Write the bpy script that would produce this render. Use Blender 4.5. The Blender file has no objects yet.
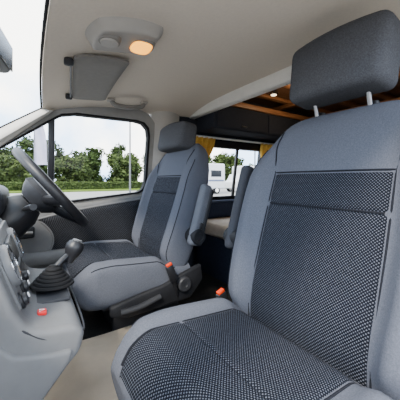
import bpy, bmesh, math, random
from mathutils import Vector, Matrix
random.seed(7)
S = bpy.context.scene
COL = S.collection
PI = math.pi
FL = 0.10          # cab floor height
YC = 0.83          # van centre line

# ------------------------------------------------------------------ materials
def mat(name, col, rough=0.6, metal=0.0, nscale=0, namp=0.15, bump=0.0, bscale=200, spec=.5, emit=None, estr=0):
    m = bpy.data.materials.new(name); m.use_nodes = True
    nt = m.node_tree; b = nt.nodes['Principled BSDF']
    b.inputs['Base Color'].default_value = (*col, 1)
    b.inputs['Roughness'].default_value = rough
    b.inputs['Metallic'].default_value = metal
    b.inputs['Specular IOR Level'].default_value = spec
    tc = nt.nodes.new('ShaderNodeTexCoord')
    if nscale:
        n = nt.nodes.new('ShaderNodeTexNoise'); n.inputs['Scale'].default_value = nscale
        n.inputs['Detail'].default_value = 4
        nt.links.new(tc.outputs['Object'], n.inputs['Vector'])
        r = nt.nodes.new('ShaderNodeValToRGB')
        r.color_ramp.elements[0].position = 0.3; r.color_ramp.elements[1].position = 0.7
        r.color_ramp.elements[0].color = (*[c*(1-namp) for c in col], 1)
        r.color_ramp.elements[1].color = (*[min(1, c*(1+namp)) for c in col], 1)
        nt.links.new(n.outputs['Fac'], r.inputs['Fac'])
        nt.links.new(r.outputs['Color'], b.inputs['Base Color'])
    if bump:
        n2 = nt.nodes.new('ShaderNodeTexNoise'); n2.inputs['Scale'].default_value = bscale
        nt.links.new(tc.outputs['Object'], n2.inputs['Vector'])
        bp = nt.nodes.new('ShaderNodeBump'); bp.inputs['Strength'].default_value = bump
        bp.inputs['Distance'].default_value = 0.002
        nt.links.new(n2.outputs['Fac'], bp.inputs['Height'])
        nt.links.new(bp.outputs['Normal'], b.inputs['Normal'])
    if emit:
        b.inputs['Emission Color'].default_value = (*emit, 1)
        b.inputs['Emission Strength'].default_value = estr
    return m

def mat_dots(name, dark, light, k=480.0, thr=0.35):
    """woven cloth with staggered pale dashes, UV in metres"""
    m = bpy.data.materials.new(name); m.use_nodes = True
    nt = m.node_tree; b = nt.nodes['Principled BSDF']; L = nt.links.new
    b.inputs['Roughness'].default_value = 0.9; b.inputs['Specular IOR Level'].default_value = .05
    tc = nt.nodes.new('ShaderNodeTexCoord'); sp = nt.nodes.new('ShaderNodeSeparateXYZ')
    L(tc.outputs['UV'], sp.inputs[0])
    def mth(op, a, bb=None):
        n = nt.nodes.new('ShaderNodeMath'); n.operation = op
        if isinstance(a, (int, float)): n.inputs[0].default_value = a
        else: L(a, n.inputs[0])
        if bb is not None:
            if isinstance(bb, (int, float)): n.inputs[1].default_value = bb
            else: L(bb, n.inputs[1])
        return n.outputs[0]
    su = mth('SINE', mth('MULTIPLY', sp.outputs[0], k))
    sv = mth('SINE', mth('MULTIPLY', sp.outputs[1], k*1.0))
    pr = mth('MULTIPLY', su, sv)
    mr = nt.nodes.new('ShaderNodeMapRange')
    mr.inputs['From Min'].default_value = thr-0.18; mr.inputs['From Max'].default_value = thr+0.18
    L(pr, mr.inputs['Value'])
    # slow variation of the fleck brightness
    nz = nt.nodes.new('ShaderNodeTexNoise'); nz.inputs['Scale'].default_value = 90
    L(tc.outputs['UV'], nz.inputs['Vector'])
    fac = mth('MULTIPLY', mr.outputs['Result'], mth('ADD', mth('MULTIPLY', nz.outputs['Fac'], .9), .45))
    mx = nt.nodes.new('ShaderNodeMix'); mx.data_type = 'RGBA'
    mx.inputs['A'].default_value = (*dark, 1); mx.inputs['B'].default_value = (*light, 1)
    L(fac, mx.inputs['Factor']); L(mx.outputs['Result'], b.inputs['Base Color'])
    bp = nt.nodes.new('ShaderNodeBump'); bp.inputs['Strength'].default_value = 0.3; bp.inputs['Distance'].default_value = 0.001
    L(mr.outputs['Result'], bp.inputs['Height']); L(bp.outputs['Normal'], b.inputs['Normal'])
    return m

def mat_wood(name, c0, c1, scale=9):
    m = bpy.data.materials.new(name); m.use_nodes = True
    nt = m.node_tree; b = nt.nodes['Principled BSDF']; L = nt.links.new
    b.inputs['Roughness'].default_value = 0.5
    tc = nt.nodes.new('ShaderNodeTexCoord')
    mp = nt.nodes.new('ShaderNodeMapping'); mp.inputs['Scale'].default_value = (1, 8, 8)
    w = nt.nodes.new('ShaderNodeTexNoise'); w.inputs['Scale'].default_value = scale; w.inputs['Detail'].default_value = 5
    r = nt.nodes.new('ShaderNodeValToRGB')
    r.color_ramp.elements[0].position = .3; r.color_ramp.elements[1].position = .7
    r.color_ramp.elements[0].color = (*c0, 1); r.color_ramp.elements[1].color = (*c1, 1)
    L(tc.outputs['Object'], mp.inputs['Vector']); L(mp.outputs['Vector'], w.inputs['Vector'])
    L(w.outputs['Fac'], r.inputs['Fac']); L(r.outputs['Color'], b.inputs['Base Color'])
    return m

def mat_glass(name):
    m = bpy.data.materials.new(name); m.use_nodes = True
    nt = m.node_tree; nt.nodes.remove(nt.nodes['Principled BSDF'])
    o = nt.nodes['Material Output']
    t = nt.nodes.new('ShaderNodeBsdfTransparent'); t.inputs[0].default_value = (.95, .97, .97, 1)
    g = nt.nodes.new('ShaderNodeBsdfGlossy'); g.inputs['Roughness'].default_value = .02
    x = nt.nodes.new('ShaderNodeMixShader'); x.inputs[0].default_value = .03
    nt.links.new(t.outputs[0], x.inputs[1]); nt.links.new(g.outputs[0], x.inputs[2])
    nt.links.new(x.outputs[0], o.inputs['Surface'])
    return m

M = dict(
    bolster = mat('bolster_cloth', (.082, .088, .108), .95, nscale=350, namp=.18, bump=.25, bscale=900, spec=.08),
    pattern = mat_dots('patterned_cloth', (.0070, .0080, .0115), (.088, .095, .117), k=880, thr=.42),
    pattern_door = mat_dots('patterned_door_cloth', (.0075, .008, .010), (.075, .080, .095), k=600, thr=.40),
    headrest = mat('headrest_cloth', (.058, .059, .065), .95, nscale=300, namp=.25, bump=.3, bscale=900, spec=.1),
    piping = mat('piping_cord', (.014, .015, .019), .95, nscale=400, namp=.2, spec=.05),
    liner = mat('headliner', (.65, .57, .475), .95, nscale=120, namp=.03, bump=.15, bscale=600, spec=.1),
    visor = mat('visor_vinyl', (.20, .186, .168), .7, nscale=60, namp=.05, bump=.1, bscale=700, spec=.2),
    grey = mat('grey_plastic', (.14, .142, .147), .6, nscale=40, namp=.04, bump=.12, bscale=900, spec=.25),
    frame = mat('frame_plastic', (.25, .24, .225), .6, nscale=40, namp=.04, bump=.12, bscale=900, spec=.25),
    lampgrey = mat('lamp_plastic', (.34, .315, .285), .6, nscale=40, namp=.03, bump=.08, bscale=900, spec=.25),
    lgrey = mat('pale_plastic', (.42, .388, .345), .6, nscale=40, namp=.03, bump=.08, bscale=900, spec=.25),
    console = mat('console_plastic', (.125, .126, .129), .5, nscale=40, namp=.05, bump=.15, bscale=900, spec=.3),
    dgrey = mat('dark_plastic', (.022, .023, .027), .5, nscale=50, namp=.08, bump=.12, bscale=900, spec=.25),
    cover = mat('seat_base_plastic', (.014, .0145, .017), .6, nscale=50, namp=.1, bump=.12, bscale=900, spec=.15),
    arm = mat('armrest_cloth', (.115, .121, .140), .9, nscale=300, namp=.14, bump=.2, bscale=900, spec=.1),
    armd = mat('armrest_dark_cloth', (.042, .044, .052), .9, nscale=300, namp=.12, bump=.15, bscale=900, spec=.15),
    black = mat('black_plastic', (.011, .011, .013), .42, nscale=40, namp=.1, spec=.4),
    rubber = mat('black_rubber', (.009, .009, .010), .75, nscale=40, namp=.1, spec=.15),
    chrome = mat('chrome', (.75, .75, .76), .18, 1.0, nscale=30, namp=.03),
    post = mat('headrest_post_steel', (.22, .22, .23), .3, .9, nscale=30, namp=.05),
    alu = mat('satin_aluminium', (.72, .69, .64), .6, .0, nscale=30, namp=.03),
    orange = mat('orange_button', (.55, .035, .004), .55, nscale=40, namp=.05, spec=.1),
    red = mat('red_button', (.6, .008, .012), .4, nscale=40, namp=.05, spec=.3),
    white = mat('white_print', (.85, .85, .85), .5, nscale=40, namp=.02),
    mat_beige = mat('beige_mat', (.58, .485, .37), .95, nscale=9, namp=.12, bump=.4, bscale=300, spec=.1),
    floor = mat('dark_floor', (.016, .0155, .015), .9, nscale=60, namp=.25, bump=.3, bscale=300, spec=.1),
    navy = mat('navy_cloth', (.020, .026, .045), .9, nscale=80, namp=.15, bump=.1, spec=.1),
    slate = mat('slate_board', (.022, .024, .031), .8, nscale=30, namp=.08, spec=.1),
    bench = mat('beige_cushion', (.56, .49, .41), .9, nscale=60, namp=.08, bump=.2, spec=.1),
    curtain = mat('yellow_curtain', (.66, .40, .075), .9, nscale=40, namp=.14, spec=.1),
    wood = mat_wood('brown_wood', (.17, .070, .026), (.30, .13, .048)),
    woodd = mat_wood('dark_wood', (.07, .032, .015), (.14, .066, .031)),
    lens = mat('lit_lens', (.95, .5, .08), .4, nscale=80, namp=.05, spec=.1, emit=(1, .40, .02), estr=2.8),
    spot = mat('spot_glow', (1, .9, .8), .4, nscale=80, namp=.02, emit=(1, .8, .55), estr=3.0),
    glass = mat_glass('window_glass'),
    mirror = mat('mirror_glass', (.02, .024, .03), .25, .0, nscale=5, namp=.05, spec=.3),
    asphalt = mat('asphalt', (.24, .235, .225), .95, nscale=3, namp=.10, spec=0),
    grass = mat('grass', (.075, .105, .022), .95, nscale=2, namp=.25, spec=0),
    leaf = mat('leaf', (.025, .038, .012), .9, nscale=1.5, namp=.45, spec=0),
    leaf2 = mat('leaf_pale', (.044, .06, .02), .9, nscale=1.5, namp=.4, spec=0),
    bark = mat('bark', (.04, .03, .022), .9, nscale=12, namp=.3, spec=0),
    steel = mat('grey_steel', (.10, .105, .11), .5, .0, nscale=8, namp=.06, spec=.1),
    vanw = mat('white_paint', (.48, .48, .49), .5, nscale=3, namp=.03, spec=.1),
    stripe = mat('grey_blue_stripe', (.09, .11, .17), .5, nscale=3, namp=.06, spec=.1),
    vang = mat('tinted_glass', (.015, .017, .021), .3, nscale=3, namp=.1, spec=.1),
    banner = mat('pale_banner_cloth', (.36, .35, .44), .9, nscale=3, namp=.08, spec=0),
)

# ------------------------------------------------------------------ builders
def nb(): return bmesh.new()
def rbox(bm, c, size, bev=.01, seg=3, rot=None, fn=None):
    t = bmesh.new(); bmesh.ops.create_cube(t, size=1)
    for v in t.verts: v.co = Vector((v.co.x*size[0], v.co.y*size[1], v.co.z*size[2]))
    if bev: bmesh.ops.bevel(t, geom=t.edges[:], offset=bev, segments=seg, profile=.5, affect='EDGES')
    if fn:
        for v in t.verts: v.co = Vector(fn(v.co))
    mtx = Matrix.Translation(Vector(c)) @ (rot.to_4x4() if rot else Matrix.Identity(4))
    t.transform(mtx); merge(bm, t)
def merge(bm, t):
    me = bpy.data.meshes.new('tmp'); t.to_mesh(me); t.free(); bm.from_mesh(me); bpy.data.meshes.remove(me)
def cyl(bm, p0, p1, r0, r1=None, seg=20):
    r1 = r0 if r1 is None else r1
    p0 = Vector(p0); p1 = Vector(p1); d = p1-p0
    q = d.to_track_quat('Z', 'Y').to_matrix().to_4x4()
    bmesh.ops.create_cone(bm, cap_ends=True, segments=seg, radius1=max(r0, 1e-5), radius2=max(r1, 1e-5), depth=d.length,
                          matrix=Matrix.Translation((p0+p1)/2) @ q)
def lathe(bm, o, axis, prof, seg=28):
    """prof: list of (radius, height along axis)"""
    q = Vector(axis).to_track_quat('Z', 'Y').to_matrix(); o = Vector(o); rings = []
    for r, h in prof:
        if r < 1e-5: rings.append([bm.verts.new(o+q@Vector((0, 0, h)))])
        else: rings.append([bm.verts.new(o+q@Vector((r*math.cos(2*PI*i/seg), r*math.sin(2*PI*i/seg), h))) for i in range(seg)])
    for a, b in zip(rings, rings[1:]):
        for i in range(seg):
            j = (i+1) % seg
            if len(a) == 1 and len(b) == 1: continue
            if len(a) == 1: bm.faces.new((a[0], b[i], b[j]))
            elif len(b) == 1: bm.faces.new((a[i], a[j], b[0]))
            else: bm.faces.new((a[i], a[j], b[j], b[i]))
def smooth_path(pts, n=8):
    pts = [Vector(p) for p in pts]; out = []
    for i in range(len(pts)-1):
        p0 = pts[max(i-1, 0)]; p1 = pts[i]; p2 = pts[i+1]; p3 = pts[min(i+2, len(pts)-1)]
        for k in range(n):
            t = k/n
            out.append(.5*((2*p1)+(p2-p0)*t+(2*p0-5*p1+4*p2-p3)*t*t+(3*p1-p0-3*p2+p3)*t**3))
    out.append(pts[-1]); return out
def tube(bm, pts, r, seg=12, closed=False, flat=1.0, rf=None):
    pts = [Vector(p) for p in pts]; n = len(pts); rings = []; up = None
    for i, p in enumerate(pts):
        a = pts[(i-1) % n] if (closed or i > 0) else p
        b = pts[(i+1) % n] if (closed or i < n-1) else p
        d = (b-a).normalized()
        if up is None:
            up = d.orthogonal().normalized()
        up = (up-d*up.dot(d)).normalized(); sd = d.cross(up)
        rr = rf(i/(n-1)) if rf else r
        rings.append([bm.verts.new(p+up*rr*math.cos(2*PI*k/seg)+sd*rr*flat*math.sin(2*PI*k/seg)) for k in range(seg)])
    m = n if closed else n-1
    for i in range(m):
        a = rings[i]; b = rings[(i+1) % n]
        for k in range(seg):
            bm.faces.new((a[k], a[(k+1) % seg], b[(k+1) % seg], b[k]))
    if not closed:
        bm.faces.new(rings[0][::-1]); bm.faces.new(rings[-1])
def prism(bm, poly, y0, y1, bev=0, seg=3):
    """polygon in xz extruded along y"""
    t = bmesh.new()
    a = [t.verts.new((x, y0, z)) for x, z in poly]; b = [t.verts.new((x, y1, z)) for x, z in poly]
    n = len(poly); t.faces.new(a); t.faces.new(b[::-1])
    for i in range(n): t.faces.new((a[i], b[i], b[(i+1) % n], a[(i+1) % n]))
    bmesh.ops.recalc_face_normals(t, faces=t.faces[:])
    if bev:
        es = [e for e in t.edges if e.calc_face_angle(0) > .25]
        bmesh.ops.bevel(t, geom=es, offset=bev, segments=seg, profile=.5, affect='EDGES', clamp_overlap=True)
    merge(bm, t)
def grid(bm, fn, nu, nv, uvfn=None):
    vs = [[bm.verts.new(fn(i/nu, j/nv)) for j in range(nv+1)] for i in range(nu+1)]
    uvl = bm.loops.layers.uv.verify() if uvfn else None
    for i in range(nu):
        for j in range(nv):
            idx = ((i, j), (i+1, j), (i+1, j+1), (i, j+1))
            f = bm.faces.new([vs[a][b] for a, b in idx])
            if uvfn:
                for lp, (a, b) in zip(f.loops, idx): lp[uvl].uv = uvfn(a/nu, b/nv)
    return vs
def loft(bm, rings):
    R = [[bm.verts.new(p) for p in r] for r in rings]; n = len(R[0])
    for a, b in zip(R, R[1:]):
        for k in range(n): bm.faces.new((a[k], a[(k+1) % n], b[(k+1) % n], b[k]))
    bm.faces.new(R[0][::-1]); bm.faces.new(R[-1])
def slab(bm, fn, nu, nv, off, uvfn=None):
    """closed sheet: fn(u,v) front surface, moved by vector off for the back"""
    a = grid(bm, fn, nu, nv, uvfn); o = Vector(off)
    b = [[bm.verts.new(v.co+o) for v in r] for r in a]
    for i in range(nu):
        for j in range(nv): bm.faces.new((b[i][j], b[i][j+1], b[i+1][j+1], b[i+1][j]))
    for i in range(nu):
        bm.faces.new((a[i][0], b[i][0], b[i+1][0], a[i+1][0])); bm.faces.new((a[i][nv], a[i+1][nv], b[i+1][nv], b[i][nv]))
    for j in range(nv):
        bm.faces.new((a[0][j], a[0][j+1], b[0][j+1], b[0][j])); bm.faces.new((a[nu][j], b[nu][j], b[nu][j+1], a[nu][j+1]))

def obj(name, bm, material, parent=None, base=None, ang=.75, recalc=True):
    """base: world position of the top-level thing (mesh is given in world coordinates)"""
    if recalc: bmesh.ops.recalc_face_normals(bm, faces=bm.faces[:])
    if base is not None: bm.transform(Matrix.Translation(-Vector(base)))
    for f in bm.faces: f.smooth = True
    for e in bm.edges:
        if len(e.link_faces) == 2 and e.calc_face_angle(0) > ang: e.smooth = False
    me = bpy.data.meshes.new(name); bm.to_mesh(me); bm.free()
    o = bpy.data.objects.new(name, me); COL.objects.link(o); me.materials.append(material)
    if parent: o.parent = parent
    return o
def tag(o, label=None, cat=None, group=None, kind=None):
    if label: o['label'] = label
    if cat: o['category'] = cat
    if group: o['group'] = group
    if kind: o['kind'] = kind
    return o
class Thing:
    def __init__(s, name, loc, label, cat, group=None, kind=None):
        s.loc = Vector(loc); s.e = bpy.data.objects.new(name, None); COL.objects.link(s.e)
        s.e.location = loc; s.e.empty_display_size = .1; tag(s.e, label, cat, group, kind)
    def part(s, name, bm, m, parent=None, **k):
        return obj(name, bm, m, parent or s.e, base=s.loc, **k)
def single(name, bm, m, loc, label, cat, group=None, kind=None, **k):
    o = obj(name, bm, m, None, base=loc, **k); o.location = loc; tag(o, label, cat, group, kind); return o

def lerp(tab, x):
    if x <= tab[0][0]: return tab[0][1]
    for (a, p), (b, q) in zip(tab, tab[1:]):
        if x <= b:
            t = (x-a)/(b-a)
            return p+(q-p)*t
    return tab[-1][1]
def sstep(a, b, x):
    t = max(0, min(1, (x-a)/(b-a))); return t*t*(3-2*t)

# ------------------------------------------------------------------ shell
def ee(y): return abs(y-YC)/.83
def xh(y): return .04+.03*ee(y)**2
def zroof(x, y):
    return 1.145+.105*(1-math.exp(-max(0, x-.04)/.25))-.085*ee(y)**4
def yw(z): return 1.67-.16*max(0, z-.6)          # far wall leans in above the sill

bm = nb()
slab(bm, lambda u, v: Vector((xh(.03+1.57*v)+(.955-xh(.03+1.57*v))*u, .03+1.57*v, zroof(xh(.03+1.57*v)+(.955-xh(.03+1.57*v))*u, .03+1.57*v))), 30, 40, (0, 0, .03))
tag(obj('ceiling', bm, M['liner']), 'pale beige cloth headliner over the cab seats', 'ceiling', kind='structure')

bm = nb()
rbox(bm, (1.90, .83, 1.40), (1.96, 1.66, .03), 0)
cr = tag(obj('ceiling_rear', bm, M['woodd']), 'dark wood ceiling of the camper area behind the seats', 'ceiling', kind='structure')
for k, y in enumerate((.35, .60, .85, 1.10, 1.35)):
    b2 = nb(); rbox(b2, (1.90, y, 1.372), (1.9, .05, .026), .006, 2); obj('slat', b2, M['wood'], cr)
for x in (1.25, 1.75, 2.3):
    b2 = nb(); rbox(b2, (x, .83, 1.345), (.05, 1.4, .03), .006, 2); obj('slat', b2, M['wood'], cr)

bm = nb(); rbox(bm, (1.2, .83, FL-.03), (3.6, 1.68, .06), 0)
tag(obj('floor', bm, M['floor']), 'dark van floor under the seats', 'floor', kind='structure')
bm = nb(); rbox(bm, (-.62, .83, .36), (.04, 1.62, .54), 0)
tag(obj('wall_front', bm, M['dgrey']), 'dark bulkhead below the windscreen', 'wall', kind='structure')
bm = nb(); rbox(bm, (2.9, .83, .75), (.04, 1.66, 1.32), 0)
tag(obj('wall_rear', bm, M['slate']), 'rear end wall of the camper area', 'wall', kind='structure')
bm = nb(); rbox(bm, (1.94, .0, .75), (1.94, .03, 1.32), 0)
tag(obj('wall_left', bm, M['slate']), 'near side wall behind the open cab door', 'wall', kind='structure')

# far wall behind the cab door, with the camper window opening
WX0, WX1, WZ0, WZ1 = 1.08, 1.72, .60, 1.02
def wallpatch(bm, x0, x1, z0, z1, th=.03):
    slab(bm, lambda u, v: Vector((x0+(x1-x0)*u, yw(z0+(z1-z0)*v), z0+(z1-z0)*v)), 4, 8, (0, th, 0))
bm = nb()
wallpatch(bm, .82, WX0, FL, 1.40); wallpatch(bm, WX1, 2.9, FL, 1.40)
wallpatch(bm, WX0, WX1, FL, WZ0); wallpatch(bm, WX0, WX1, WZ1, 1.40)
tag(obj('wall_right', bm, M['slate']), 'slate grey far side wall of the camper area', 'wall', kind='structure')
bm = nb()
slab(bm, lambda u, v: Vector((.665+.205*u, yw(FL+1.18*v)-.035*math.sin(PI*u)-.005, FL+1.18*v)), 10, 12, (0, .05, 0))
tag(obj('trim_1', bm, M['lgrey']), 'pale grey door pillar trim behind the driver window', 'trim', kind='structure')
# header beam behind the cab
bm = nb(); rbox(bm, (.975, .81, 1.218), (.05, 1.54, .066), .010, 3)
tag(obj('trim_2', bm, M['alu']), 'pale metal cross beam at the rear edge of the headliner', 'trim', kind='structure')
bm = nb(); rbox(bm, (.965, .81, 1.335), (.01, 1.5, .11), 0)
tag(obj('trim_3', bm, M['woodd']), 'dark board above the cross beam', 'trim', kind='structure')

# camper side window
def ring_frame(bm, outer, inner, yoff0, yoff1):
    n = len(outer); L = []
    for poly, off in ((outer, yoff0), (inner, yoff0), (inner, yoff1), (outer, yoff1)):
        L.append([bm.verts.new((x, yw(z)+off, z)) for x, z in poly])
    for a, b in ((0, 1), (1, 2), (2, 3), (3, 0)):
        for i in range(n):
            j = (i+1) % n; bm.faces.new((L[a][i], L[a][j], L[b][j], L[b][i]))
w2 = Thing('window_2', (1.4, 1.66, .8), 'framed camper side window between yellow curtains', 'window', kind='structure')
o_ = [(WX0-.03, WZ0-.03), (WX1+.03, WZ0-.03), (WX1+.03, WZ1+.03), (WX0-.03, WZ1+.03)]
i_ = [(WX0+.02, WZ0+.02), (WX1-.02, WZ0+.02), (WX1-.02, WZ1-.02), (WX0+.02, WZ1-.02)]
bm = nb(); ring_frame(bm, o_, i_, -.015, .03); w2.part('window_frame', bm, M['black'])
bm = nb(); rbox(bm, (1.43, yw(.81), .81), (.022, .02, .42), .004, 2, rot=Matrix.Rotation(.158, 3, 'X')); w2.part('mullion', bm, M['black'])
bm = nb(); grid(bm, lambda u, v: Vector((WX0+(WX1-WX0)*u, yw(WZ0+(WZ1-WZ0)*v)+.015, WZ0+(WZ1-WZ0)*v)), 1, 1); w2.part('pane', bm, M['glass'])

# windscreen
ws = Thing('window_1', (-.3, .83, .9), 'raked windscreen glass with black edge seal', 'window', kind='structure')
def wsp(u, v):   # u: header->base, v across
    y = .12+1.42*v; yb = .05+1.56*v
    a = Vector((xh(y)-.005, y, zroof(xh(y), y)+.004)); e2 = ee(yb)**2
    b = Vector((-.72+.12*e2, yb, .60))
    p = a.lerp(b, u); p.z += .02*math.sin(PI*u); return p
bm = nb(); grid(bm, wsp, 10, 24); ws.part('pane', bm, M['glass'])
bm = nb(); tube(bm, [wsp(0, k/24) for k in range(25)], .0045, 10); ws.part('seal', bm, M['rubber'])
for v in (0, 1):
    bm = nb(); tube(bm, [wsp(k/10, v) for k in range(11)], .005, 10); ws.part('seal', bm, M['rubber'])
# windscreen pillars
for far in (1, 0):
    def ap(u, v):
        w = wsp(u, 1)
        dt = Vector((.12, yw(1.12)-.02, 1.120)); db = Vector((-.48, yw(.58)-.01, .58))
        d = dt.lerp(db, u); p = w.lerp(d, v); p.y -= .06*math.sin(PI*v); p.z -= .024*math.sin(PI*v)
        if not far: p.y = 2*YC-p.y
        return p
    bm = nb(); slab(bm, ap, 14, 8, (0, .025 if far else -.025, .012))
    tag(obj('trim_4' if far else 'trim_5', bm, M['lgrey']), 'pale grey windscreen pillar trim on the ' + ('steering wheel side' if far else 'passenger side'), 'trim', kind='structure')

# driver door
dr = Thing('door_1', (.08, 1.66, FL), 'driver door with grey panel, dark patterned insert and window', 'door', kind='structure')
bm = nb(); prism(bm, [(-.55, FL), (.68, FL), (.68, .655), (.1, .60), (-.55, .55)], 1.635, 1.69, .02); dr.part('door_panel', bm, M['grey'])
bm = nb()
def insf(u, v):
    x0 = .08-.03*v-.06*(2*v-1)**2+.05; x1 = .60+.03*v; x = x0+(x1-x0)*u
    zb = .33; zt = .56+.068*u-.02*(1-u)**4; z = zb+(zt-zb)*v
    bev = max(0, min(1, 12*min(u, 1-u, v, 1-v))); return Vector((x, 1.634-.014*bev**.5, z))
grid(bm, insf, 30, 20, lambda u, v: (u*.52, v*.27)); dr.part('fabric_insert', bm, M['pattern_door'])
bm = nb(); tube(bm, [insf(0, k/12) for k in range(13)]+[insf(k/6, 1) for k in range(1, 7)], .006, 8); dr.part('insert_trim', bm, M['grey'])
bm = nb(); rbox(bm, (.24, 1.605, .335), (.62, .075, .075), .034, 5); dr.part('armrest', bm, M['grey'])
bm = nb(); rbox(bm, (.22, 1.61, .20), (.64, .06, .14), .028, 4); dr.part('door_pocket', bm, M['grey'])
bm = nb(); rbox(bm, (-.03, 1.628, .475), (.12, .02, .06), .01, 3); hb = dr.part('door_handle', bm, M['dgrey'])
bm = nb(); tube(bm, smooth_path([(-.08, 1.61, .475), (-.03, 1.60, .48), (.02, 1.61, .475)]), .007, 8); dr.part('lever', bm, M['lampgrey'], hb)
inner = [(-.47, .575), (.1, .615), (.60, .665), (.635, .685), (.65, .73), (.652, 1.03), (.642, 1.08), (.61, 1.11), (.56, 1.119), (.22, 1.115), (.15, 1.10), (.09, 1.06), (-.42, .68)]
outer = [(-.55, .54), (.1, .58), (.62, .632), (.665, .66), (.685, .72), (.688, 1.05), (.685, 1.12), (.64, 1.17), (.57, 1.19), (.18, 1.18), (.08, 1.145), (.03, 1.085), (-.52, .68)]
bm = nb(); ring_frame(bm, outer, inner, -.02, .02); dr.part('window_frame', bm, M['frame'])
cx_, cz_ = .15, .87
inn2 = [(x+(cx_-x)*.018, z+(cz_-z)*.03) for x, z in inner]
inn0 = [(x-(cx_-x)*.010, z-(cz_-z)*.016) for x, z in inner]
bm = nb(); ring_frame(bm, inn0, inn2, -.026, .015); dr.part('window_seal', bm, M['rubber'])
bm = nb(); rbox(bm, (.105, yw(.85), .85), (.032, .025, .50), .006, 2, rot=Matrix.Rotation(.158, 3, 'X')); dr.part('divider_bar', bm, M['black'])
bm = nb(); f = [bm.verts.new((x, yw(z)+.005, z)) for x, z in inner]; bm.faces.new(f); dr.part('pane', bm, M['glass'])

# ------------------------------------------------------------------ seats
LEAN = math.radians(16.5)
SD = Vector((math.sin(LEAN), 0, math.cos(LEAN))); FN = Vector((-math.cos(LEAN), 0, math.sin(LEAN)))
def seat(sx, sy, inn, name, label, hs, hf, arm_s, arm_t, arm_f, arm_m, front_x, hw_, hh_, wsc, bkx, cpw, arm_l):
    T = Thing(name, (sx, sy, FL), label, 'seat', 'front seats of the van')
    B0 = Vector((sx+.19, sy, .32))
    def wf(s): return wsc*lerp([(-.04, .235), (.08, .25), (.18, .262), (.30, .268), (.38, .267), (.45, .260), (.51, .246), (.56, .224), (.60, .200), (.63, .172), (.655, .130)], s)
    def tf(s):
        t = lerp([(-.02, .040), (.02, .054), (.06, .066), (.11, .072), (.2, .070), (.4, .064), (.58, .055), (.66, .05)], s)
        if s > .595: t *= math.sqrt(max(.02, 1-((s-.595)/.061)**2))
        return t
    n = 4.0
    def bolst(t, s): return .044*sstep(.64, .80, abs(t)/wf(s))*(1-sstep(.42, .62, s))*sstep(-.03, .08, s)
    def front(t, s):
        q = min(1, abs(t)/wf(s)); return tf(s)*(1-q**n)**(1/n)+bolst(t, s)
    def BP(t, s, f): return B0+Vector((0, t, 0))+SD*s+FN*f
    rings = []; K = 64
    for i in range(61):
        s = -.03+.685*(1-(1-i/60)**1.3); w = wf(s); th = tf(s); r = []
        for k in range(K):
            a = 2*PI*k/K; c, sn = math.cos(a), math.sin(a)
            t = w*math.copysign(abs(c)**(2/n), c); f = th*math.copysign(abs(sn)**(2/n), sn)
            if sn > 0: f += bolst(t, s)*min(1, sn*3)
            r.append(BP(t, s, f))
        rings.append(r)
    bm = nb(); loft(bm, rings); back = T.part('backrest', bm, M['bolster'], ang=1.2)
    def pf(u, v):
        s = .0+.455*v; hw = .166-.004*abs(v-.6); t = (u*2-1)*hw
        e = min(u*.32, (1-u)*.32, v*.455, (1-v)*.455); off = -.006+.012*sstep(0, .012, e)
        off -= .005*math.exp(-((s-.355)/.006)**2)
        return BP(t, s, front(t, s)+off)
    bm = nb(); grid(bm, pf, 40, 120, lambda u, v: (u*.332, v*.455)); T.part('backrest_panel', bm, M['pattern'], back)
    pip = [pf(0, k/40) for k in range(41)]+[pf(k/30, 1) for k in range(1, 31)]+[pf(1, 1-k/40) for k in range(1, 41)]
    bm = nb(); tube(bm, [p+FN*.006 for p in pip], .0026, 6); T.part('piping', bm, M['piping'], back)
    bm = nb(); tube(bm, [pf(k/30, .355/.455)+FN*.0025 for k in range(1, 30)], .0030, 6); T.part('cross_seam', bm, M['piping'], back)
    for sg in (-1, 1):
        pts = []
        for k in range(13):
            s = .455+.145*k/12; t = sg*(.165+.010*math.sin(k/12*2)); t = sg*min(abs(t), wf(s)*.93)
            pts.append(BP(t, s, front(t, s)+.0005))
        bm = nb(); tube(bm, pts, .0024, 6); T.part('seam', bm, M['piping'], back)
        # side seam running along the outer edge of the bolster
        pts = [BP(sg*wf(s)*.955, s, front(wf(s)*.955, s)+.0005) for s in [.04+.5*k/30 for k in range(31)]]
        bm = nb(); tube(bm, pts, .0022, 6); T.part('seam', bm, M['piping'], back)
    # cushion
    xf, xr = sx+front_x, sx+.25
    def cw(x): return lerp([(xf, .20), (xf+.015, .218), (xf+.04, .236), (xf+.08, .247), (xf+.2, .252), (xr, .247)], x)
    RF = .09
    def ct(x):
        t = .070
        if x < xf+RF: t *= math.sqrt(max(.01, 1-((xf+RF-x)/(RF+.0005))**2))
        return t
    def czc(x):
        z = .306+.043*(sx+.25-x)/.53
        z -= .034*sstep(sx+.075, sx+.15, x)
        return z-.020*(1-sstep(xf, xf+RF, x))
    def cb(t, x): return .018*sstep(.65, .82, abs(t)/cw(x))*sstep(xf, xf+.16, x)
    nc = 5.0
    def ctop(t, x):
        q = min(1, abs(t)/cw(x)); return czc(x)+ct(x)*(1-q**nc)**(1/nc)+cb(t, x)
    rings = []
    for i in range(61):
        x = xf+(xr-xf)*(i/60)**1.5; r = []
        low = 1.85-.85*sstep(xf+.10, xf+.40, x)
        for k in range(K):
            a = 2*PI*k/K; c, sn = math.cos(a), math.sin(a)
            t = cw(x)*math.copysign(abs(c)**(2/nc), c); z = czc(x)+ct(x)*math.copysign(abs(sn)**(2/nc), sn)*(1 if sn > 0 else low)
            if sn > 0: z += cb(t, x)*min(1, sn*3)
            r.append(Vector((x, sy+t, z)))
        rings.append(r)
    bm = nb(); loft(bm, rings); cu = T.part('cushion', bm, M['bolster'], ang=1.2)
    x0p = xf+.004
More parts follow.
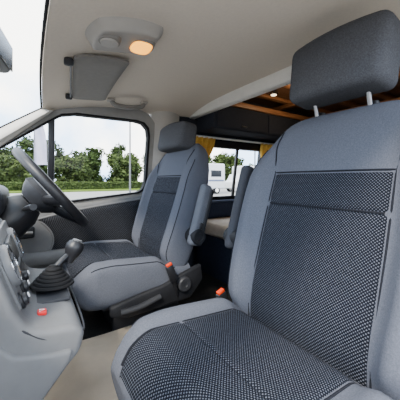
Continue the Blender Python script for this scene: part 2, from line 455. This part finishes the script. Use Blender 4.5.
    def cf(u, v):
        x = x0p+(sx+.120-x0p)*v**1.4; t = (u*2-1)*min(cpw, cw(x)*cpw/.232)
        e = min(u*.3, (1-u)*.3, (1-v)*.5); off = -.005+.011*sstep(0, .012, e)
        off -= .0035*math.exp(-((x-xf-.16)/.004)**2)
        return Vector((x-.003, sy+t, ctop(t, x)+off))
    bm = nb(); grid(bm, cf, 36, 120, lambda u, v: (u*2*cpw, .42*v**1.4)); T.part('cushion_panel', bm, M['pattern'], cu)
    for u in (0, 1):
        bm = nb(); tube(bm, [cf(u, k/60)+Vector((0, 0, .005)) for k in range(4, 61)], .0028, 6); T.part('piping', bm, M['piping'], cu)
    bm = nb(); tube(bm, [cf(k/30, 1)+Vector((0, 0, .004)) for k in range(31)], .0028, 6); T.part('piping', bm, M['piping'], cu)
    for sg in (-1, 1):
        pts = [Vector((x, sy+sg*cw(x)*.965, ctop(cw(x)*.965, x)+.0005)) for x in [xf+.06+(xr-xf-.14)*k/24 for k in range(25)]]
        bm = nb(); tube(bm, pts, .0022, 6); T.part('seam', bm, M['piping'], cu)
    # base
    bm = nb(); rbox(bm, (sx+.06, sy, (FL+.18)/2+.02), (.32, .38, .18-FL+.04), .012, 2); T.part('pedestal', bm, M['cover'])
    for sg in (-1, 1):
        bm = nb(); rbox(bm, (sx+.05, sy+sg*.16, .212), (.38, .04, .03), .006, 2); T.part('slide_rail', bm, M['dgrey'])
        bm = nb()
        prism(bm, [(sx-.13, .245), (sx-.03, .265), (sx+.10, .285), (sx+.2, .318), (sx+.30, .345), (sx+.31, .27), (sx+.24, .195), (sx-.06, .185), (sx-.13, .205)], sy+sg*.238, sy+sg*.266, .01)
        v_ = T.part('side_cover', bm, M['cover'])
        bm = nb(); lathe(bm, (sx+.20, sy+sg*.266, .272), (0, sg, 0), [(0, 0), (.034, 0), (.034, .014), (.028, .02), (.012, .02), (.010, .016), (0, .016)], 24); T.part('recliner_knob', bm, M['dgrey'], v_)
        bm = nb(); tube(bm, smooth_path([(sx-.09, sy+sg*.272, .222), (sx-.02, sy+sg*.281, .228), (sx+.08, sy+sg*.274, .246)]), .012, 10, flat=.6); T.part('height_lever', bm, M['dgrey'], v_)
    bm = nb(); tube(bm, [(sx-.13, sy-.14, .205), (sx-.18, sy-.12, .195), (sx-.18, sy+.12, .195), (sx-.13, sy+.14, .205)], .008, 8); T.part('slide_bar', bm, M['black'])
    # headrest
    hc = BP(0, hs, hf); rot = Matrix.Rotation(math.radians(8), 3, 'Y')
    def hfn(c):
        k = c.z/.1
        y = c.y*(1+.04*k); x = c.x*(1-.10*k)-.012*(1-(c.y/.135)**2)*(1 if c.x < 0 else .3)
        return (x, y, c.z-.008*(c.y/.135)**2*(1 if c.z > 0 else 0))
    bm = nb()
    t = bmesh.new(); bmesh.ops.create_cube(t, size=1)
    for v in t.verts: v.co = Vector((v.co.x*.105, v.co.y*hw_, v.co.z*hh_))
    bmesh.ops.bevel(t, geom=t.edges[:], offset=.026, segments=5, profile=.5, affect='EDGES')
    bmesh.ops.subdivide_edges(t, edges=[e for e in t.edges if e.calc_length() > .06], cuts=6, use_grid_fill=True)
    for v in t.verts: v.co = Vector(hfn(v.co))
    t.transform(Matrix.Translation(hc) @ rot.to_4x4()); merge(bm, t)
    hr = T.part('headrest', bm, M['headrest'], ang=1.2)
    for sg in (-1, 1):
        p0 = BP(sg*.075, .60, .0); p1 = BP(sg*.075, hs-.04, hf)
        bm = nb(); cyl(bm, p0, p1, .006, seg=14); T.part('post', bm, M['post'], hr)
        bm = nb(); cyl(bm, BP(sg*.075, .645, .004), BP(sg*.075, .664, .006), .014, .012, 16); T.part('post_sleeve', bm, M['black'], back)
    # folded armrest on the inner side
    R = Matrix.Rotation(LEAN, 3, 'Y')
    bm = nb(); rbox(bm, BP(inn*arm_t, arm_s, arm_f), (.056, .044, arm_l), .018, 5, rot=R); ar = T.part('armrest', bm, arm_m)
    bm = nb(); rbox(bm, BP(inn*arm_t, arm_s-.005, arm_f-.024), (.026, .050, arm_l-.02), .010, 3, rot=R); T.part('armrest_shell', bm, M['dgrey'], ar)
    ps = arm_s-arm_l/2+.045
    bm = nb(); lathe(bm, BP(inn*.25, ps, arm_f-.008), (0, inn, 0), [(0, 0), (.036, 0), (.036, arm_t-.225), (.031, arm_t-.217), (.02, arm_t-.217), (.018, arm_t-.222), (0, arm_t-.222)], 24); T.part('armrest_pivot', bm, M['cover'], ar)
    bm = nb(); rbox(bm, BP(inn*(arm_t+.024), ps+.05, arm_f-.008), (.02, .008, .03), .004, 2, rot=R); T.part('armrest_release', bm, M['black'], ar)
    # belt buckle
    bx, by = sx+bkx, sy+inn*.287
    RB = Matrix.Rotation(-.35, 3, 'Y')
    bm = nb(); rbox(bm, (bx+.012, by, .340), (.034, .020, .076), .005, 2, rot=RB); bk = T.part('belt_buckle', bm, M['black'])
    bm = nb(); rbox(bm, (bx-.001, by, .379), (.026, .016, .010), .002, 2, rot=RB); T.part('release_button', bm, M['orange'], bk)
    bm = nb(); tube(bm, smooth_path([(bx+.022, by, .31), (bx+.04, by-inn*.01, .26), (bx+.06, by-inn*.03, .21)]), .008, 8); T.part('buckle_stalk', bm, M['black'], bk)
    return T
SX = .40
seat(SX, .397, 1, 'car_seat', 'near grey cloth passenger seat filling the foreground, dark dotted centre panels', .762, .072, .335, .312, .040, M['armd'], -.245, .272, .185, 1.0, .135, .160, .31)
seat(SX, 1.31, -1, 'car_seat', 'far grey cloth driver seat facing the steering wheel beside the door', .675, .078, .28, .296, .0, M['arm'], -.255, .285, .150, .98, .115, .178, .29)

# ------------------------------------------------------------------ dashboard
D = Thing('dashboard', (-.2, YC, FL), 'grey moulded dashboard with centre console below the windscreen', 'dashboard')
bm = nb(); prism(bm, [(-.60, .585), (-.32, .645), (-.16, .645), (-.11, .61), (-.10, .54), (-.14, .40), (-.22, .3), (-.40, .14), (-.60, .14)], .04, 1.625, .02, 4); D.part('body', bm, M['grey'])
bm = nb(); rbox(bm, (-.17, 1.31, .67), (.20, .42, .12), .045, 5); hood = D.part('instrument_hood', bm, M['dgrey'])
CZ = .452
bm = nb(); prism(bm, [(-.16, .30), (-.16, .645), (-.085, .647), (-.055, .61), (-.02, .50), (.0, .462), (.03, CZ), (.085, .446), (.104, .425), (.095, .385), (.055, .345), (.0, .28), (-.05, .12), (-.16, .12)], .60, 1.04, .036, 6); con = D.part('centre_console', bm, M['console'])
bm = nb(); prism(bm, [(-.14, .43), (-.05, .455), (-.02, .42), (.04, .405), (.08, .40), (.075, .375), (.02, .31), (-.04, .20), (-.14, .20)], .592, .62, .010, 4); D.part('side_panel', bm, M['console'], con)
bm = nb(); rbox(bm, (.048, .83, CZ-.002), (.085, .20, .012), .005, 2); D.part('shift_plate', bm, M['dgrey'], con)
bm = nb(); tube(bm, smooth_path([(-.02, .604, .47), (.03, .602, .432), (.085, .612, .425), (.106, .65, .425), (.106, .98, .425)]), .0022, 8); D.part('trim_line', bm, M['dgrey'], con)
fnm = Vector((.945, 0, .32)).normalized()
bm = nb(); rbox(bm, Vector((-.038, .82, .555)), (.010, .36, .150), .004, 2, rot=Matrix.Rotation(-.33, 3, 'Y')); fa = D.part('fascia', bm, M['console'], con)
for y in (.695, .935):
    c = Vector((-.034, y, .565))
    bm = nb(); lathe(bm, c-fnm*.004, fnm, [(.035, .006), (.036, .012), (.042, .015), (.047, .010), (.048, 0)], 36); v = D.part('air_vent', bm, M['grey'])
    bm = nb(); lathe(bm, c+fnm*.008, fnm, [(.0375, .0), (.0395, .0035), (.042, .0035), (.044, .0)], 36); D.part('vent_ring', bm, M['chrome'], v)
    bm = nb(); lathe(bm, c-fnm*.002, fnm, [(0, 0), (.037, 0), (.037, .006), (0, .006)], 28); D.part('vent_core', bm, M['black'], v)
    for k in (-1, 0, 1):
        bm = nb(); rbox(bm, c+fnm*.006+Vector((-.32, 0, .945))*.015*k, (.005, .064 if k == 0 else .054, .004), .001, 1, rot=Matrix.Rotation(-.32, 3, 'Y')); D.part('vane', bm, M['dgrey'], v)
bm = nb(); rbox(bm, Vector((-.031, .815, .565)), (.012, .12, .08), .004, 2, rot=Matrix.Rotation(-.33, 3, 'Y')); rad = D.part('radio', bm, M['black'])
for k in range(4):
    bm = nb(); rbox(bm, Vector((-.020, .775+.027*k, .545)), (.006, .018, .012), .002, 1, rot=Matrix.Rotation(-.33, 3, 'Y')); D.part('radio_button', bm, M['grey'], rad)
for y in (.665, .745, .825):
    c = Vector((-.013, y, .496))
    bm = nb(); lathe(bm, c, fnm, [(0, 0), (.018, 0), (.018, .005), (.014, .007), (.012, .013), (.0, .014)], 26); kn = D.part('heater_knob', bm, M['black'])
    bm = nb(); rbox(bm, c+fnm*.015+Vector((0, 0, .005)), (.003, .003, .011), .001, 1, rot=Matrix.Rotation(-.33, 3, 'Y')); D.part('knob_mark', bm, M['white'], kn)
bm = nb(); rbox(bm, (.026, .676, .456), (.018, .021, .010), .003, 2); hz = D.part('hazard_button', bm, M['red'])
bm = nb(); tube(bm, [(.021, .671, .4615), (.031, .676, .4615), (.021, .681, .4615)], .0007, 6, closed=True); D.part('triangle_mark', bm, M['white'], hz)
# column shroud and stalks
WC = Vector((.072, 1.31, .700)); WN = Vector((.776, -.03, .63)).normalized()
bm = nb(); tube(bm, [WC-WN*.08, WC-WN*.12, WC-WN*.20, WC-WN*.28], .055, 24, rf=lambda t: .054+.014*math.sin(PI*t)+.03*t); sh = D.part('column_shroud', bm, M['black'])
for sg in (-1, 1):
    p = WC-WN*.11+Vector((0, sg*.04, 0))
    bm = nb(); tube(bm, smooth_path([p, p+Vector((.01, sg*.07, .01)), p+Vector((.03, sg*.14, .02))]), .009, 10, rf=lambda t: .008+.005*t); D.part('stalk', bm, M['black'], sh)

W = Thing('steering_wheel', WC, 'black four spoke steering wheel in front of the far seat', 'steering wheel')
e1 = Vector((0, 1, 0)); e1 = (e1-WN*e1.dot(WN)).normalized(); e2 = WN.cross(e1).normalized()
if e2.z < 0: e2 = -e2
bm = nb(); tube(bm, [WC+WN*.02+(e1*math.cos(a)+e2*math.sin(a))*.197 for a in [2*PI*k/64 for k in range(64)]], .0195, 14, closed=True); W.part('rim', bm, M['black'])
bm = nb(); lathe(bm, WC-WN*.075, WN, [(0, 0), (.058, 0), (.08, .025), (.095, .05), (.085, .07), (.045, .082), (0, .085)], 32); W.part('hub', bm, M['dgrey'])
for a in (-.25, PI+.25, -1.15, PI+1.15):
    d = e1*math.cos(a)+e2*math.sin(a)
    bm = nb(); tube(bm, smooth_path([WC-WN*.03+d*.05, WC-WN*.015+d*.11, WC+WN*.018+d*.192], 5), .017, 10, flat=1.5); W.part('spoke', bm, M['black'])

# gear lever
g0 = Vector((.056, .815, CZ+.0075)); g1 = Vector((.110, .838, .542))
G = Thing('gear_lever', g0, 'black gear lever with ball knob on the console', 'gear lever')
ax = Vector((.42, .12, 1)).normalized()
prof = [(0, 0), (.050, 0)]
for k in range(6):
    r = .050-.0066*k; h = .003+.0080*k
    prof += [(r+.004, h), (r+.002, h+.0042), (r-.004, h+.0062)]
prof += [(.011, .054), (0, .054)]
bm = nb(); lathe(bm, g0, (.06, .02, 1), prof, 28); bmesh.ops.translate(bm, verts=bm.verts[:], vec=(0, 0, .004)); G.part('gaiter', bm, M['rubber'])
bm = nb(); tube(bm, smooth_path([g0+Vector((.004, .0, .046)), g0+Vector((.026, .010, .066)), g1]), .0085, 12); G.part('shaft', bm, M['black'])
bm = nb(); lathe(bm, g1-ax*.020, ax, [(0, -.014), (.011, -.012), (.014, .0), (.020, .012), (.0250, .026), (.0255, .037), (.020, .048), (0, .053)], 28); kb = G.part('knob', bm, M['black'])
bm = nb(); lathe(bm, g1-ax*.020, ax, [(.013, .050), (.014, .0530), (.010, .0550), (0, .0555)], 24); G.part('knob_cap', bm, M['grey'], kb)

# ------------------------------------------------------------------ ceiling items
def onroof(x, y, h): return Vector((x, y, zroof(x, y)-h))
LX, LY = .0, -.035
L = Thing('ceiling_lamp', onroof(.25, .80, 0), 'grey oval overhead lamp console with glowing amber lens', 'lamp')
def rr(u, v, x0, x1, y0, y1, h, edge, rnd_=.75):
    a = 2*u-1; b = 2*v-1
    ax_ = a*math.sqrt(1-.5*b*b*rnd_); by_ = b*math.sqrt(1-.5*a*a*rnd_)
    x = (x0+x1)/2+(x1-x0)/2*ax_; y = (y0+y1)/2+(y1-y0)/2*by_
    e = min(1-abs(a), 1-abs(b)); hh = h*sstep(0, edge, e)-.002
    return onroof(x, y, hh)
bm = nb(); grid(bm, lambda u, v: rr(u, v, .133+LX, .372+LX, .742+LY, .928+LY, .034, .28), 44, 36); L.part('housing', bm, M['lampgrey'])
def rcap(name, x, y, r, h0, h1, m, par=None, sx_=1, sy_=1, pw=1.0):
    bm = nb(); rings = []
    def se(c): return math.copysign(abs(c)**pw, c)
    for rr_, h in ((1, h0), (1, (h0+h1)/2), (.9, h1), (.5, h1+.001), (.02, h1+.001)):
        rings.append([onroof(x, y, 0)+Vector((r*sx_*rr_*se(math.cos(2*PI*k/40)), r*sy_*rr_*se(math.sin(2*PI*k/40)), -h)) for k in range(40)])
    loft(bm, rings); return L.part(name, bm, m, par)
k1 = rcap('map_light', .200+LX, .82+LY, .034, .015, .040, M['visor'])
rcap('map_light_eye', .200+LX, .82+LY, .027, .030, .045, M['lampgrey'], k1)
l1 = rcap('lens_rim', .304+LX, .838+LY, .038, .015, .037, M['visor'], None, 1.1, 1.2, .7)
rcap('lens', .304+LX, .838+LY, .031, .020, .042, M['lens'], l1, 1.1, 1.3, .7)

V = Thing('sun_visor', onroof(.22, 1.22, .02), 'grey folded sun visor clipped to the headliner above the steering wheel', 'sun visor')
VY0, VY1 = .955, 1.44
def vis(u, v):
    y = VY0+(VY1-VY0)*v; x0 = .13+.05*v; x1 = .322+.02*v
    c = 1-.07*(abs(2*u-1)**5)
    x = x0+(x1-x0)*u; ed = min(u, 1-u, v, 1-v)
    return onroof(x, .5*(VY0+VY1)+(y-.5*(VY0+VY1))*c, .012+.012*u+.007*sstep(0, .1, ed))
bm = nb(); slab(bm, vis, 24, 28, (0, 0, .008)); bmesh.ops.recalc_face_normals(bm, faces=bm.faces[:])
pnl = V.part('panel', bm, M['visor'])
for y in (1.00, 1.40):
    bm = nb(); rbox(bm, onroof(.12+.12*(y-1.02), y, .014), (.030, .024, .026), .007, 3); V.part('mount', bm, M['dgrey'])
bm = nb(); tube(bm, [onroof(.127+.12*(y-1.02), y, .020) for y in (1.00, 1.15, 1.25, 1.40)], .0038, 10); V.part('hinge_rod', bm, M['grey'])

H = Thing('grab_handle', onroof(.47, 1.46, 0), 'pale grey grab handle above the driver door', 'grab handle')
bm = nb(); tube(bm, smooth_path([onroof(.38, 1.46, .0), onroof(.40, 1.45, .034), onroof(.47, 1.445, .046), onroof(.55, 1.45, .034), onroof(.57, 1.46, 0)], 8), .013, 12); H.part('grip', bm, M['visor'])
for x in (.38, .57):
    bm = nb(); rbox(bm, onroof(x, 1.46, .006), (.04, .035, .018), .006, 2); H.part('end_cap', bm, M['lgrey'])

R_ = Thing('rear_view_mirror', (-.08, .80, 1.08), 'dark rear view mirror hanging at the windscreen', 'mirror')
bm = nb(); rbox(bm, (-.075, .80, 1.080), (.045, .20, .08), .018, 4, rot=Matrix.Rotation(-.18, 3, 'Z')); mh = R_.part('housing', bm, M['black'])
bm = nb(); rbox(bm, (-.0525, .795, 1.080), (.004, .18, .066), .0015, 1, rot=Matrix.Rotation(-.18, 3, 'Z')); R_.part('mirror_glass', bm, M['mirror'], mh)
bm = nb(); tube(bm, smooth_path([(-.085, .80, 1.085), (-.08, .815, 1.10), (-.06, .83, 1.115)]), .009, 10); R_.part('stem', bm, M['black'])

# ------------------------------------------------------------------ floor mat
bm = nb(); slab(bm, lambda u, v: Vector((-.10+.52*u, .60+.52*v, FL+.012+.003*math.sin(11*u+3*v)*math.sin(9*v))), 20, 20, (0, 0, -.011))
single('floor_mat', bm, M['mat_beige'], (.16, .86, FL), 'beige carpet mat on the floor between the seats', 'mat')

# ------------------------------------------------------------------ camper area
BN = Thing('bench', (1.6, 1.35, FL), 'camper bench with beige cushion and navy back behind the driver seat', 'bench')
bm = nb(); rbox(bm, (1.66, 1.35, .235), (1.26, .52, .27), .008, 2); BN.part('bench_box', bm, M['navy'])
bm = nb(); rbox(bm, (1.66, 1.34, .415), (1.28, .54, .09), .03, 4); BN.part('bench_cushion', bm, M['bench'])
bm = nb(); rbox(bm, (1.66, 1.60, .53), (1.28, .07, .13), .025, 4); BN.part('bench_back', bm, M['navy'])
CB = Thing('cabinet', (1.6, 1.45, 1.06), 'dark overhead locker with wood edging above the camper window', 'cabinet')
bm = nb(); rbox(bm, (1.75, 1.455, 1.185), (1.5, .20, .19), .012, 3); CB.part('body', bm, M['slate'])
bm = nb(); rbox(bm, (1.75, 1.350, 1.268), (1.5, .03, .038), .006, 2); CB.part('edging', bm, M['wood'])
for k in range(3):
    bm = nb(); rbox(bm, (1.26+.49*k, 1.352, 1.170), (.47, .014, .14), .005, 2); d_ = CB.part('door', bm, M['slate'])
    bm = nb(); rbox(bm, (1.26+.49*k, 1.342, 1.12), (.05, .012, .012), .004, 2); CB.part('knob', bm, M['black'], d_)
def curtain(x0, x1, lab, tiez, side):
    bm = nb()
    def cf(u, v):
        z = 1.055-.44*v
        pin = 1-.50*math.exp(-((z-tiez)/.11)**2)
        xx = (u-.5)*(x1-x0)*pin + (x0+x1)/2 + side*(1-pin)*(x1-x0)*.45
        return Vector((xx, yw(z)-.055-.028*math.sin(u*PI*8+.6*math.sin(7*z))*(.6+.4*pin), z))
    slab(bm, cf, 70, 28, (0, .003, 0))
    c = single('curtain', bm, M['curtain'], ((x0+x1)/2, 1.6, 1.05), lab, 'curtain', ang=3)
    tb = nb(); cx = (x0+x1)/2+side*.50*(x1-x0)*.45; hw = (x1-x0)*.5*.5
    tube(tb, [(cx+hw*math.cos(a), yw(tiez)-.055+.036*math.sin(a), tiez) for a in [2*PI*k/24 for k in range(24)]], .009, 8, closed=True)
    obj('tie_band', tb, M['curtain'], c, base=((x0+x1)/2, 1.6, 1.05))
    return c
curtain(.98, 1.15, 'yellow curtain at the window edge beside the driver seat', .82, -1)
curtain(1.63, 1.82, 'yellow tied curtain at the camper window edge beside the near seat', .82, 1)
bm = nb(); tube(bm, [(.98, yw(1.06)-.05, 1.062), (1.84, yw(1.06)-.05, 1.062)], .008, 10)
single('curtain_rail', bm, M['alu'], (1.4, 1.55, 1.062), 'thin metal rail holding the yellow curtains', 'curtain rail')
SP = Thing('spot_lamp', (1.42, 1.22, 1.385), 'small lit round spot lamp under the camper ceiling', 'lamp')
bm = nb(); lathe(bm, (1.42, 1.22, 1.385), (0, 0, -1), [(0, 0), (.030, 0), (.030, .040), (.024, .045), (0, .045)], 24); sr = SP.part('housing', bm, M['chrome'])
bm = nb(); lathe(bm, (1.42, 1.22, 1.340), (0, 0, -1), [(0, 0), (.020, 0), (.017, .005), (0, .006)], 24); SP.part('lens', bm, M['spot'], sr)

# ------------------------------------------------------------------ outdoors
GZ = -.55
bm = nb(); rbox(bm, (10, 20, GZ-.05), (160, 160, .1), 0); tag(obj('ground', bm, M['asphalt']), 'grey asphalt outside the van', 'ground', kind='structure')
bm = nb(); rbox(bm, (15, 50, GZ+.03), (140, 38, .1), 0); tag(obj('lawn', bm, M['grass']), 'strip of grass beyond the asphalt', 'lawn', kind='structure')
def tree(x, y, h, r, m, lab):
    T = Thing('tree', (x, y, GZ+.08), lab, 'tree', 'trees beyond the asphalt')
    rnd = random.Random(int(x*31+y*7)); z0 = GZ+.08
    bm = nb(); tube(bm, [(x, y, z0), (x+.05, y, z0+h*.3), (x+.1*rnd.uniform(-1, 1), y, z0+h*.7)], .1, 8, rf=lambda t: (.03+.035*h*(1-t)*.6)); T.part('trunk', bm, M['bark'])
    bm = nb(); cl = [(x+rnd.uniform(-.9, .9)*r, y+rnd.uniform(-.5, .5)*r, z0+h*rnd.uniform(.10, .80), r*rnd.uniform(.28, .44)) for _ in range(30)]
    for _ in range(2500):
        cx, cy, cz, cr_ = rnd.choice(cl)
        p = Vector((cx, cy, cz))+Vector((rnd.gauss(0, 1), rnd.gauss(0, 1), rnd.gauss(0, 1))).normalized()*cr_*rnd.uniform(.3, 1.15)
        p.z = max(p.z, z0+.1)
        a = Vector((rnd.gauss(0, 1), rnd.gauss(0, 1), rnd.gauss(0, 1))).normalized(); b = a.orthogonal().normalized(); s = rnd.uniform(.2, .36)*(r/2)**.5
        vs = [bm.verts.new(p+a*s), bm.verts.new(p+b*s*.6), bm.verts.new(p-a*s), bm.verts.new(p-b*s*.6)]; bm.faces.new(vs)
    T.part('crown', bm, m, recalc=False)
for k in range(24):
    row = k % 3; x = -9+7.3*(k//3)+2.43*row; y = 42+row*7.5; h = (5.4, 7.2, 4.8, 6.4, 5.2, 7.6, 5.8)[k*3 % 7]+row*1.4
    tree(x, y, h, 2.5, M['leaf'] if (k*5 % 3) else M['leaf2'], 'bushy ' + ('dark green' if (k*5 % 3) else 'paler green') + ' tree beyond the asphalt outside the windows')
# clipped hedge along the lot
HG = Thing('hedge', (10, 37, GZ), 'low clipped green hedge along the far edge of the asphalt', 'hedge')
bm = nb(); rbox(bm, (12, 37, GZ+.5), (44, 1.0, .9), .1, 2); HG.part('hedge_core', bm, M['leaf'])
bm = nb(); rnd = random.Random(3)
for _ in range(5000):
    x = rnd.uniform(-10, 34); p = Vector((x, 36.45+rnd.uniform(-.08, .06), GZ+rnd.uniform(.05, 1.0)))
    if rnd.random() < .4: p = Vector((x, rnd.uniform(36.45, 37.4), GZ+rnd.uniform(.93, 1.08)))
    a = Vector((rnd.gauss(0, 1), rnd.gauss(0, 1), rnd.gauss(0, 1))).normalized(); b = a.orthogonal(); s = .11
    bm.faces.new([bm.verts.new(p+a*s), bm.verts.new(p+b*s*.6), bm.verts.new(p-a*s), bm.verts.new(p-b*s*.6)])
HG.part('leaves', bm, M['leaf2'], recalc=False)
BA = Thing('banner', (.42, 12, GZ), 'pale plain banner on a thin pole at the left of the driver window', 'banner')
bm = nb(); cyl(bm, (.20, 12, GZ), (.20, 12, 3.0), .018, .012, 10); BA.part('pole', bm, M['steel'])
bm = nb(); slab(bm, lambda u, v: Vector((.21+.42*u*(1-.35*(v**4)), 12+.05*math.sin(6*u+4*v), 1.35+1.6*v)), 10, 24, (0, .006, 0)); BA.part('cloth', bm, M['banner'])
def post(x, y, h, lab):
    T = Thing('lamp_post', (x, y, GZ), lab, 'lamp post', 'lamp posts outside')
    bm = nb(); cyl(bm, (x, y, GZ), (x, y, GZ+h), .06, .04, 12); T.part('pole', bm, M['steel'])
    bm = nb(); tube(bm, smooth_path([(x, y, GZ+h-.05), (x-.15, y, GZ+h+.15), (x-.8, y, GZ+h+.25)]), .03, 8); T.part('arm', bm, M['steel'])
    bm = nb(); rbox(bm, (x-1.0, y, GZ+h+.24), (.5, .2, .09), .03, 3); T.part('lamp_head', bm, M['steel'])
post(5.0, 15, 5.4, 'grey lamp post near the right edge of the driver window')
post(13.4, 13.2, 6.0, 'grey lamp post seen through the camper window')
def motorhome(x, y, lab):
    T = Thing('motorhome', (x, y, GZ), lab, 'motorhome', 'white motorhomes parked outside')
    bm = nb(); rbox(bm, (x+.4, y, GZ+1.65), (4.4, 2.1, 2.4), .15, 4); bd = T.part('body', bm, M['vanw'])
    bm = nb(); rbox(bm, (x+.4, y-1.052, GZ+1.25), (4.0, .02, .16), .005, 1); T.part('stripe', bm, M['stripe'], bd)
    bm = nb(); rbox(bm, (x+.3, y-1.055, GZ+1.55), (.62, .03, 1.8), .03, 2); T.part('door', bm, M['banner'], bd)
    bm = nb(); prism(bm, [(x-3.0, GZ+.4), (x-1.7, GZ+.4), (x-1.7, GZ+2.0), (x-2.2, GZ+1.9), (x-2.6, GZ+1.25), (x-3.0, GZ+1.1)], y-.95, y+.95, .06); T.part('cab', bm, M['vanw'])
    bm = nb(); prism(bm, [(x-2.5, GZ+1.25), (x-1.85, GZ+1.25), (x-1.85, GZ+1.8), (x-2.2, GZ+1.75)], y-.97, y+.97, .0); T.part('cab_window', bm, M['vang'])
    for dx in (-.85, 1.5):
        bm = nb(); rbox(bm, (x+dx, y-1.055, GZ+1.9), (1.2, .03, .6), .01, 2); T.part('window', bm, M['vang'], bd)
    for dx in (-2.2, 1.6):
        for dy in (-.92, .92):
            bm = nb(); cyl(bm, (x+dx, y+dy-.12, GZ+.34), (x+dx, y+dy+.12, GZ+.34), .34, seg=24); w = T.part('wheel', bm, M['rubber'])
            bm = nb(); cyl(bm, (x+dx, y+dy-.13, GZ+.34), (x+dx, y+dy+.13, GZ+.34), .19, seg=18); T.part('hub_cap', bm, M['alu'], w)
motorhome(13.2, 20.5, 'white motorhome parked outside, left one in the camper window')
motorhome(21.0, 21.5, 'white motorhome parked outside, right one in the camper window')

# ------------------------------------------------------------------ light
w = bpy.data.worlds.new('sky'); S.world = w; w.use_nodes = True; nt = w.node_tree
bg = nt.nodes['Background']; tc = nt.nodes.new('ShaderNodeTexCoord')
nz = nt.nodes.new('ShaderNodeTexNoise'); nz.inputs['Scale'].default_value = 3.6; nz.inputs['Detail'].default_value = 6
rp = nt.nodes.new('ShaderNodeValToRGB')
rp.color_ramp.elements[0].position = .44; rp.color_ramp.elements[0].color = (.46, .62, .86, 1)
rp.color_ramp.elements[1].position = .60; rp.color_ramp.elements[1].color = (1, .97, .91, 1)
nt.links.new(tc.outputs['Generated'], nz.inputs['Vector']); nt.links.new(nz.outputs['Fac'], rp.inputs['Fac'])
nt.links.new(rp.outputs['Color'], bg.inputs['Color']); bg.inputs['Strength'].default_value = 7.8
sd = bpy.data.lights.new('sun', 'SUN'); sd.energy = 9.0; sd.angle = math.radians(12); sd.color = (1, .91, .78)
so = bpy.data.objects.new('sun', sd); COL.objects.link(so)
so.rotation_euler = Vector((.55, .45, -.7)).to_track_quat('-Z', 'Y').to_euler()
pd = bpy.data.lights.new('camper_light', 'POINT'); pd.energy = 3.5; pd.color = (1, .76, .48); pd.shadow_soft_size = .06
po = bpy.data.objects.new('camper_light', pd); COL.objects.link(po); po.location = (1.5, .95, 1.25)

# ------------------------------------------------------------------ camera
cd = bpy.data.cameras.new('camera'); cam = bpy.data.objects.new('camera', cd); COL.objects.link(cam)
cd.sensor_width = 36; cd.lens = 36*260/400; cd.shift_y = -.05; cd.clip_start = .01; cd.clip_end = 500
cam.location = (0, 0, .75); cam.rotation_euler = (PI/2, 0, -math.radians(33.5))
S.camera = cam
